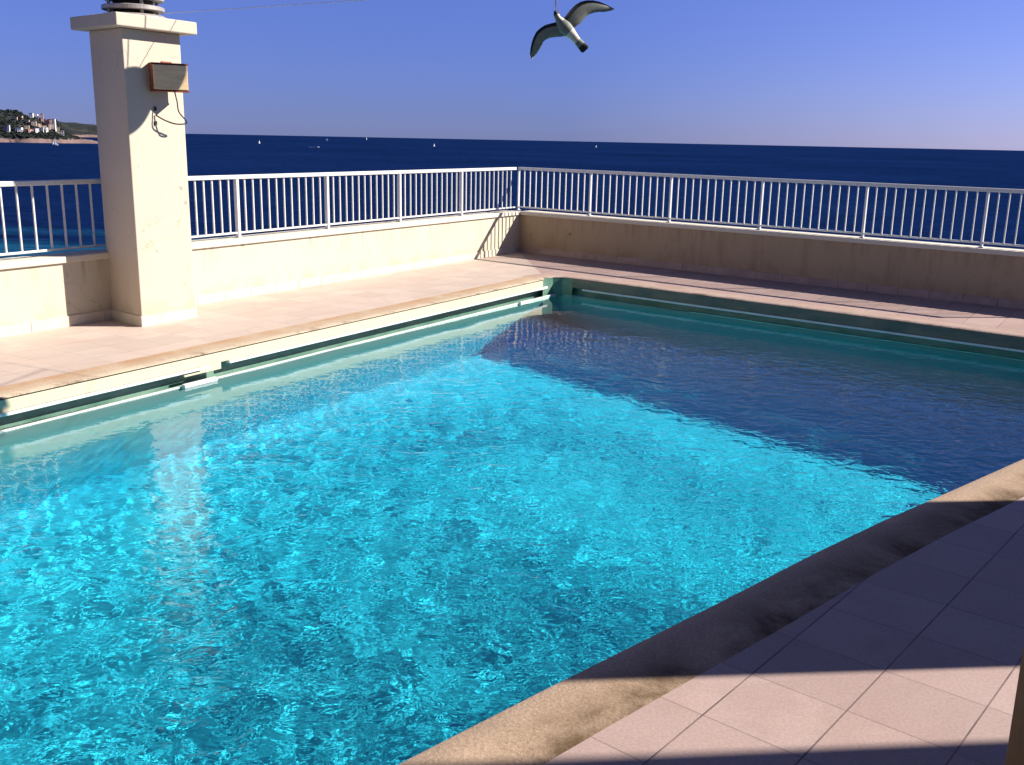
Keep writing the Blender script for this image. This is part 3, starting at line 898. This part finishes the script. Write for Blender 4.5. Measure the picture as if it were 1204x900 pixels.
def loft(sp, flat=0.75):
    rings_ = []
    n = 16
    for i, (x, y, r) in enumerate(sp):
        x0, y0, _ = sp[max(0, i - 1)]; x1, y1, _ = sp[min(len(sp) - 1, i + 1)]
        tx, ty = x1 - x0, y1 - y0; L = math.hypot(tx, ty); nx, ny = -ty / L, tx / L
        fl = flat * (0.25 if i > 8 else 1)
        rings_.append([G(x + nx * r * math.cos(2 * math.pi * k / n), y + ny * r * math.cos(2 * math.pi * k / n), math.sin(2 * math.pi * k / n) * r * fl * s) for k in range(n)])
    base = len(q.v)
    for rg in rings_: q.v += [tuple(v) for v in rg]
    for i in range(len(rings_) - 1):
        mi = 0
        if i >= 9: mi = 1
        elif i <= 1: mi = 1
        for k in range(n):
            mm = mi
            if 2 <= i <= 3 and k in (6, 7, 8, 9, 10): mm = 2
            if 6 <= i <= 7 and k in (14, 15, 0, 1, 2, 3, 13, 12, 11, 10, 9): mm = 2
            q.f.append((base + i * n + k, base + i * n + (k + 1) % n, base + (i + 1) * n + (k + 1) % n, base + (i + 1) * n + k)); q.m.append(mm)
    q.f.append(tuple(base + k for k in range(n))[::-1]); q.m.append(1)
    q.f.append(tuple(base + (len(rings_) - 1) * n + k for k in range(n))); q.m.append(1)
loft(spine)
def wing(lead, trail, dep):
    n = len(lead); base = len(q.v); cols = 5
    for side in (0, 1):
        for i in range(n):
            for c_ in range(cols):
                t_ = c_ / (cols - 1)
                x = lead[i][0] * (1 - t_) + trail[i][0] * t_; y = lead[i][1] * (1 - t_) + trail[i][1] * t_
                th = 7 * (1 - t_ * 0.85) * (1 - i / n * 0.6)
                cam_ = 16 * math.sin(math.pi * t_) 
                q.v.append(tuple(G(x, y, (dep * (i / (n - 1)) ** 1.5 - cam_ * 0.5 + (th if side else -th)) * s)))
    S = n * cols
    for side in (0, 1):
        for i in range(n - 1):
            for c_ in range(cols - 1):
                a = base + side * S + i * cols + c_
                f = (a, a + 1, a + cols + 1, a + cols)
                q.f.append(f if side else f[::-1]); q.m.append(1 if c_ == 0 else 0)
    for i in range(n - 1):
        for c_ in (0, cols - 1):
            a = base + i * cols + c_; q.f.append((a, a + cols, a + cols + S, a + S)); q.m.append(1)
    for c_ in range(cols - 1):
        for i in (0, n - 1):
            a = base + i * cols + c_; q.f.append((a, a + 1, a + 1 + S, a + S)); q.m.append(1)
Lw = [(600, 200), (545, 216), (500, 226), (450, 240), (405, 268), (370, 300), (344, 350), (328, 400), (318, 455), (315, 500), (330, 538)]
Lt = [(680, 330), (610, 345), (555, 348), (500, 354), (462, 370), (438, 390), (425, 425), (408, 455), (385, 488), (360, 516), (342, 540)]
Rw = [(610, 190), (640, 165), (668, 128), (700, 90), (738, 55), (785, 28), (840, 14), (900, 12), (965, 24), (1030, 46), (1108, 83)]
Rt = [(705, 285), (755, 245), (785, 225), (812, 195), (836, 165), (870, 140), (915, 124), (965, 116), (1015, 116), (1065, 106), (1112, 90)]
wing(Lw, Lt, 60); wing(Rw, Rt, 90)
ob = q.build('gull_decoy', [M['gull'], M['gull_dark'], M['gull_white']], smooth=True, origin=gc)
tag(ob, 'grey gull shaped bird scarer with spread wings hanging over the pool', 'bird decoy')
# string up to the wire
best = min((wire_pt(k / 400) for k in range(401)), key=lambda p: (p.xy - gc.xy).length)
hk = Vector((best.x, best.y, best.z))
q = MB()
q.tube([hk, G(545, 0, 0)] , 0.004, 6); q.tube([G(545, 0, 0), G(560, 60, 0.0), G(590, 150, -0.02)], 0.0018, 5); q.tube([G(545, 0, 0), G(548, 115, 0.0)], 0.0015, 5)
tag(q.build('hanging_string', simple('brown_string', (0.25, 0.15, 0.12), 0.8), origin=hk), 'thin string holding the gull decoy by its neck', 'string')

# ------------------------------------------------------------------ cape on the left horizon
def vnoise(x, y):
    return (math.sin(x * 0.021 + 1.3) * math.cos(y * 0.027 + .5) + 0.5 * math.sin(x * 0.063 + y * 0.05) + 0.35 * math.sin(x * 0.13 - y * 0.11 + 2) + 0.2 * math.sin(x * 0.31 + y * 0.27))
def land_mat(name, dens=0.02, haze=(0, 0, 0)):
    m, nt, b = mat(name)
    p = geo_pos(nt)
    c = ramp(nt, noise(nt, p, dens, 6, 0.7), [(0.3, (0.016, 0.020, 0.022)), (0.55, (0.030, 0.034, 0.032)), (0.75, (0.09, 0.07, 0.065))])
    sep = N(nt, 'ShaderNodeSeparateXYZ'); nt.links.new(p, sep.inputs[0])
    z = math_(nt, 'ADD', math_(nt, 'MULTIPLY_ADD', sep.outputs[2], 0.02, 0.70), math_(nt, 'MULTIPLY', noise(nt, p, 0.05, 5, 0.6), 0.35))
    z = ramp(nt, z, [(0.335, 1), (0.41, 0)])
    c = mix(nt, z, c, (0.22, 0.15, 0.135))
    nt.links.new(c, b.inputs['Base Color']); b.inputs['Roughness'].default_value = 0.95
    b.inputs['Specular IOR Level'].default_value = 0.05
    return m
M['land'] = land_mat('wooded_rock')
def ridge(name, pts, back, front, material, z0=-36.5):
    """pts: crest points; land falls to the sea in front and gently behind"""
    bm = bmesh.new(); rows = []
    # resample crest
    P = [Vector(p) for p in pts]; cr_ = []
    for a, b in zip(P, P[1:]):
        for k in range(8): cr_.append(a.lerp(b, k / 8))
    cr_.append(P[-1])
    for i, c in enumerate(cr_):
        view = Vector((c.x, c.y, 0)).normalized()
        row = []
        for t_ in (-1.0, -0.93, -0.85, -0.7, -0.55, -0.4, -0.25, -0.1, 0, 0.3, 1.0):
            off = view * (front * t_ if t_ < 0 else back * t_)
            h = (c.z - z0)
            if t_ < 0:
                u = 1 + t_
                prof = min(1, 0.10 * min(1, u / 0.05) + 0.9 * max(0, (u - 0.03) / 0.97) ** 0.8)
            else: prof = 1 - t_ * t_
            x, y = c.x + off.x, c.y + off.y
            n_ = vnoise(x, y)
            z = z0 + h * prof + n_ * 2.2 * (1 if 0 < prof else 0) * min(1, h / 20)
            x += n_ * 6; y += vnoise(y, x) * 8
            row.append(bm.verts.new((x, y, z if prof > 0 else z0)))
        rows.append(row)
    for r0, r1 in zip(rows, rows[1:]):
        for k in range(len(r0) - 1):
            f = bm.faces.new((r0[k], r1[k], r1[k + 1], r0[k + 1])); f.smooth = True
    me = bpy.data.meshes.new(name); bm.to_mesh(me); bm.free(); me.materials.append(material)
    return tag(link(bpy.data.objects.new(name, me)), kind='structure'), cr_
hill, crest = ridge('cape_hill', [(-1740, 2520, 40), (-1500, 2610, 34), (-1395.4, 2639.7, 33), (-1342.2, 2667.2, 43), (-1324.6, 2675.9, 42), (-1307, 2684.6, 39), (-1289.6, 2693, 31), (-1267.4, 2703.5, 32), (-1254.1, 2709.7, 22), (-1231.4, 2720.1, 20), (-1214, 2727.9, 4), (-1200, 2734, -14), (-1172, 2746, -27), (-1135, 2760, -32), (-1110, 2770, -36.5)], 150, 175, M['land'])
hill2, _ = ridge('far_hill', [(-2900, 4500, 55), (-2500, 4620, 48), (-2151.3, 4734.1, 37.2), (-2112.3, 4751.7, 33.4), (-2069.6, 4770.4, 29.8), (-2019.6, 4791.8, 25.2), (-1975.9, 4810, 18.6), (-1935.5, 4826.4, 7.9), (-1884.5, 4846.5, -12.4), (-1800, 4880, -36)], 300, 300, land_mat('far_wooded_rock', 0.012))
# offshore rocks
q = MB()
for (x, y, r_) in [(-1150, 2640, 5), (-1122, 2660, 3.5), (-1100, 2672, 2.5)]:
    prof = [(r_, -2), (r_ * 0.8, 0.5), (r_ * 0.5, 1.6), (r_ * 0.1, 2.1)]
    o_ = MB(); o_.lathe((x, y, SEA), prof, 9)
    ob = o_.build('sea_rock', simple('pale_rock', (0.4, 0.3, 0.26), 0.9), origin=(x, y, SEA))
    ob.scale = (2.2, 1, 1)
    tag(ob, {5: 'largest low rock in the sea, nearest to the tip of the cape', 3.5: 'middle one of three low rocks off the tip of the cape', 2.5: 'smallest and outermost low rock off the tip of the cape'}[r_], 'rock', 'rocks off the tip of the cape')
# woodland on the slope
mbw = MB()
me_h = hill.data
fl = [f for f in me_h.polygons]
rng = random.Random(3)
hv = [v.co.copy() for v in me_h.vertices]
ico = bmesh.new(); bmesh.ops.create_icosphere(ico, subdivisions=1, radius=1.0)
iv = [v.co.copy() for v in ico.verts]; iF = [tuple(v.index for v in f.verts) for f in ico.faces]; ico.free()
cnt = 0
while cnt < 1500:
    f = rng.choice(fl); c = f.center
    if c.z < SEA + 9 or c.x < -1480: 
        if rng.random() < 0.97: continue
        if c.z < SEA + 9: continue
    vs4 = [hv[i] for i in f.vertices]
    a, b = rng.random(), rng.random()
    p = vs4[0].lerp(vs4[1], a).lerp(vs4[3].lerp(vs4[2], a), b)
    r_ = rng.uniform(1.4, 3.4)
    mbw.add([p + Vector((v.x * r_ * rng.uniform(.8, 1.3), v.y * r_, v.z * r_ * 0.8 + r_ * 0.45)) for v in iv], iF); cnt += 1
M['trees'] = simple('dark_tree_crowns', (0.016, 0.021, 0.019), 0.9, 0, 0.5, 0.08, spec=0.1)
tag(mbw.build('woodland', M['trees']), 'dark trees covering the slopes of the cape', 'woodland', kind='stuff')

# houses: (x, y, z base, width, height, depth, wall, roof)
from mathutils.bvhtree import BVHTree
bvh = BVHTree.FromPolygons(hv, [tuple(f.vertices) for f in me_h.polygons])
wallm = {'w': simple('white_render', (0.80, 0.78, 0.74), 0.8), 'p': simple('pink_render', (0.62, 0.38, 0.32), 0.8), 't': simple('tan_render', (0.50, 0.40, 0.32), 0.8), 'g': simple('grey_render', (0.36, 0.33, 0.35), 0.8)}
roofm = simple('terracotta_roof', (0.30, 0.12, 0.08), 0.85)
winm = simple('dark_window', (0.03, 0.03, 0.045), 0.3)
house_spec = [  # azimuth position from the photograph, width m, height m, colour, label
 (-1251.5, 2644.6, 30, 9, 8, 'w', 'bright white villa highest on the cape', None),
 (-1240.5, 2649, 27, 7, 9, 'w', 'bright white block beside the highest white villa on the cape', None),
 (-1229, 2655, 20, 6, 17, 'p', 'tall pink tower like house right of the white villas on the cape', None),
 (-1219, 2659, 10, 7, 12, 'p', 'pink building stepping down the slope below the pink tower on the cape', None),
 (-1247.7, 2646.5, 10, 12, 8, 't', 'tan house in the middle of the cape, directly below the tall pink tower', None), (-1237, 2652, 5, 9, 7, 't', 'small tan house low on the cape between two white houses', None), (-1226, 2656, 0, 10, 8, 't', 'small tan house low on the cape, right below the stepped pink building', None),
 (-1213, 2661, 0, 8, 11, 't', 'tall tan block on the cape just left of the tallest white tower', None), (-1263, 2639, 1, 11, 6, 't', 'low tan house left of centre on the slope of the cape', None), (-1280, 2631, -4, 15, 5, 'w', 'long low white house on the lower slope of the cape', None),
 (-1278, 2632, -11, 12, 3.5, 'w', 'white terrace building just above the rocks of the cape', None),
 (-1302, 2620, -6, 7, 12, 'w', 'tall white narrow block at the left end of the cape', None), (-1309, 2617, -6, 6, 10, 't', 'small tan block beside the tall white block at the left end of the cape', None),
 (-1283.8, 2629, 22, 6, 5, 't', 'small tan hilltop house left of the white villas on the cape', None), (-1273, 2634, 26, 7, 4, 't', 'flat tan hilltop house nearest to the left of the bright white villas', None), (-1343, 2600, 40, 14, 12, 'p', 'large rosy villa at the left edge of the photo on the hilltop', None),
 (-1204.5, 2666.5, -2, 7, 26, 'w', 'tallest white tower block near the tip of the cape', None), (-1212, 2663, 8, 6, 16, 'p', 'narrow pink block just left of the tallest white tower', None),
 (-1197, 2669, -8, 7, 13, 't', 'tan block right of the tallest white tower near the tip', None), (-1189, 2673, -14, 9, 9, 'g', 'small tan house mid slope left of the tall pink tower', None), (-1243, 2648, -7, 9, 7, 'w', 'small white house low on the cape, leftmost of three near the shore', None), (-1231, 2654, -6, 8, 8, 'w', 'small white house low on the cape, middle one of three near the shore', None),
 (-1256, 2642, -7, 12, 5, 'p', 'low pink building above the shore in the middle of the cape', None), (-1268, 2637, -9, 9, 4, 'p', 'very low pink building just above the rocks left of centre on the cape', None), (-1221, 2658, -6, 6, 9, 'w', 'small white house low on the cape, rightmost of three near the shore', None), (-1260, 2640, 14, 8, 6, 't', 'small tan house high on the slope directly under the white villas', None)]
houseobj = 0
for (x, y, zb, wd, ht, col, lab, gk) in house_spec:
    # slide along the line of sight on to the slope at this height
    D0 = Vector((x, y, 0)); dv = D0.normalized()
    base = None
    for k in range(0, 260, 3):
        p = D0 + dv * (-70 + k)
        hit = bvh.ray_cast(Vector((p.x, p.y, 200)), Vector((0, 0, -1)))
        if hit[0] is not None and hit[0].z >= zb - 3: base = Vector((p.x, p.y, hit[0].z)); break
    if base is None:
        p = D0 + dv * 20; hit = bvh.ray_cast(Vector((p.x, p.y, 200)), Vector((0, 0, -1)))
        base = hit[0].copy() if hit[0] is not None else Vector((p.x, p.y, zb))
    z1 = max(zb + ht, base.z + 3)
    t = empty('house', base)
    if lab: tag(t, lab, 'house', 'houses on the cape')
    elif gk == 'A': tag(t, 'small tan or pink house among the dark trees of the cape', 'house', 'houses on the cape')
    else: tag(t, 'small white house on the middle slope of the cape', 'house', 'houses on the cape')
    ang = rng.uniform(-0.5, 0.5)
    u = Vector((dv.y, -dv.x, 0)); u = Matrix.Rotation(ang, 3, 'Z') @ u; v_ = Vector((-u.y, u.x, 0))
    q = MB(); q.cbox((base.x, base.y, (base.z - 4 + z1) / 2), u * wd, v_ * wd * 0.9, (0, 0, z1 - base.z + 4)); q.build('wall', wallm[col], t)
    q = MB(); q.cbox((base.x, base.y, z1 + 0.35), u * (wd + 1), v_ * (wd * 0.9 + 1), (0, 0, 0.6)); q.build('roof', roofm if col in 'pt' else wallm['g'], t)
    nfl = max(1, int((z1 - base.z) / 3.2))
    for fl_ in range(min(nfl, 4)):
        for c_ in (-0.28, 0.28):
            q = MB(); q.cbox(Vector((base.x, base.y, z1 - 1.7 - 3.2 * fl_)) - v_ * (wd * 0.45 + 0.05) + u * wd * c_, u * 1.5, v_ * 0.3, (0, 0, 1.5)); q.build('window', winm, t)

# ------------------------------------------------------------------ boats
sailm = simple('white_sail', (0.6, 0.62, 0.66), 0.7)
hullm = simple('white_hull', (0.75, 0.75, 0.76), 0.4)
def sailboat(loc, L, label, yaw, group='sailing boats far out at sea'):
    t = empty('sailboat', loc); tag(t, label, 'sailboat', group)
    loc = Vector(loc)
    c, s_ = math.cos(yaw), math.sin(yaw)
    F = Vector((c, s_, 0)); S_ = Vector((-s_, c, 0))
    q = MB(); P = []
    st = [(-0.5, 0.10, 0.07), (-0.2, 0.15, 0.07), (0.15, 0.14, 0.08), (0.5, 0.005, 0.10)]
    for (f_, b, h) in st:
        for sg in (-1, 1):
            P.append(loc + F * f_ * L + S_ * b * L * sg + Vector((0, 0, h * L)))
        for sg in (-1, 1):
            P.append(loc + F * f_ * L * 0.92 + S_ * b * L * 0.5 * sg + Vector((0, 0, -0.03 * L)))
    Fs = []
    for i in range(3):
        a = i * 4; b = a + 4
        Fs += [(a, b, b + 1, a + 1), (a, a + 2, b + 2, b), (a + 1, b + 1, b + 3, a + 3), (a + 2, a + 3, b + 3, b + 2)]
    Fs += [(0, 1, 3, 2), (12, 14, 15, 13)]
    q.add(P, Fs); q.build('hull', hullm, t)
    q = MB(); q.tube([loc + Vector((0, 0, 0.05 * L)) + F * 0.05 * L, loc + Vector((0, 0, 1.25 * L)) + F * 0.05 * L], 0.012 * L, 6); q.build('mast', hullm, t)
    def sail(a, b, c_, bulge):
        q = MB(); n = 6; V = []
        for i in range(n + 1):
            for j in range(n + 1):
                u_, v2 = i / n, j / n
                p = (a.lerp(b, u_)).lerp(c_, v2) 
                V.append(p + S_ * bulge * math.sin(math.pi * u_) * (1 - v2))
        Fc = [(i * (n + 1) + j, (i + 1) * (n + 1) + j, (i + 1) * (n + 1) + j + 1, i * (n + 1) + j + 1) for i in range(n) for j in range(n)]
        q.add(V, Fc); o = q.build('sail', sailm, t); md = o.modifiers.new('solid', 'SOLIDIFY'); md.thickness = 0.01 * L
    sail(loc + F * 0.04 * L + Vector((0, 0, 0.16 * L)), loc - F * 0.42 * L + Vector((0, 0, 0.16 * L)), loc + F * 0.05 * L + Vector((0, 0, 1.22 * L)), 0.06 * L)
    sail(loc + F * 0.48 * L + Vector((0, 0, 0.12 * L)), loc + F * 0.08 * L + Vector((0, 0, 0.14 * L)), loc + F * 0.06 * L + Vector((0, 0, 1.05 * L)), 0.05 * L)
    return t
sailboat((-1017.2, 2248.4, SEA), 13, 'white sailboat with two sails in front of the cape', R(20))
sailboat((-859, 3410, SEA), 9, 'tiny white sailboat on the horizon just right of the pillar', R(70))
sailboat((-1029.6, 5545, SEA), 11, 'tiny white sailboat on the horizon, second right of the pillar', R(10))
sailboat((-1068, 7270, SEA), 16, 'tiny white sailboat on the horizon, third right of the pillar', R(80))
sailboat((-289, 3580, SEA), 9, 'tiny white sailboat left of the corner where the railings meet', R(60))
sailboat((359, 4615, SEA), 9, 'tiny white sailboat right of the corner where the railings meet', R(30))
# motor boat with wake
bl = Vector((-537.7, 2758.4, SEA))
t = empty('motorboat', bl); tag(t, 'small white motorboat trailing foam on the dark sea', 'motorboat')
q = MB(); q.prism([(bl.x - 4, bl.y - 1.4), (bl.x + 2, bl.y - 1.4), (bl.x + 5, bl.y), (bl.x + 2, bl.y + 1.4), (bl.x - 4, bl.y + 1.4)], SEA - 0.3, SEA + 1.2); q.build('hull', hullm, t)
q = MB(); q.prism([(bl.x - 2, bl.y - 1), (bl.x + 1, bl.y - 1), (bl.x + 2, bl.y), (bl.x + 1, bl.y + 1), (bl.x - 2, bl.y + 1)], SEA + 1.2, SEA + 2.4); q.build('cabin', hullm, t)
q = MB()
q.prism([(bl.x - 4.2, bl.y - 0.5), (bl.x - 22, bl.y - 5), (bl.x - 24, bl.y + 4), (bl.x - 4.2, bl.y + 0.5)], SEA - 0.1, SEA + 0.12)
tag(q.build('foam_wake', sailm, origin=(bl.x - 12, bl.y, SEA)), 'short white foam wake behind the motorboat', 'wake', kind='stuff')
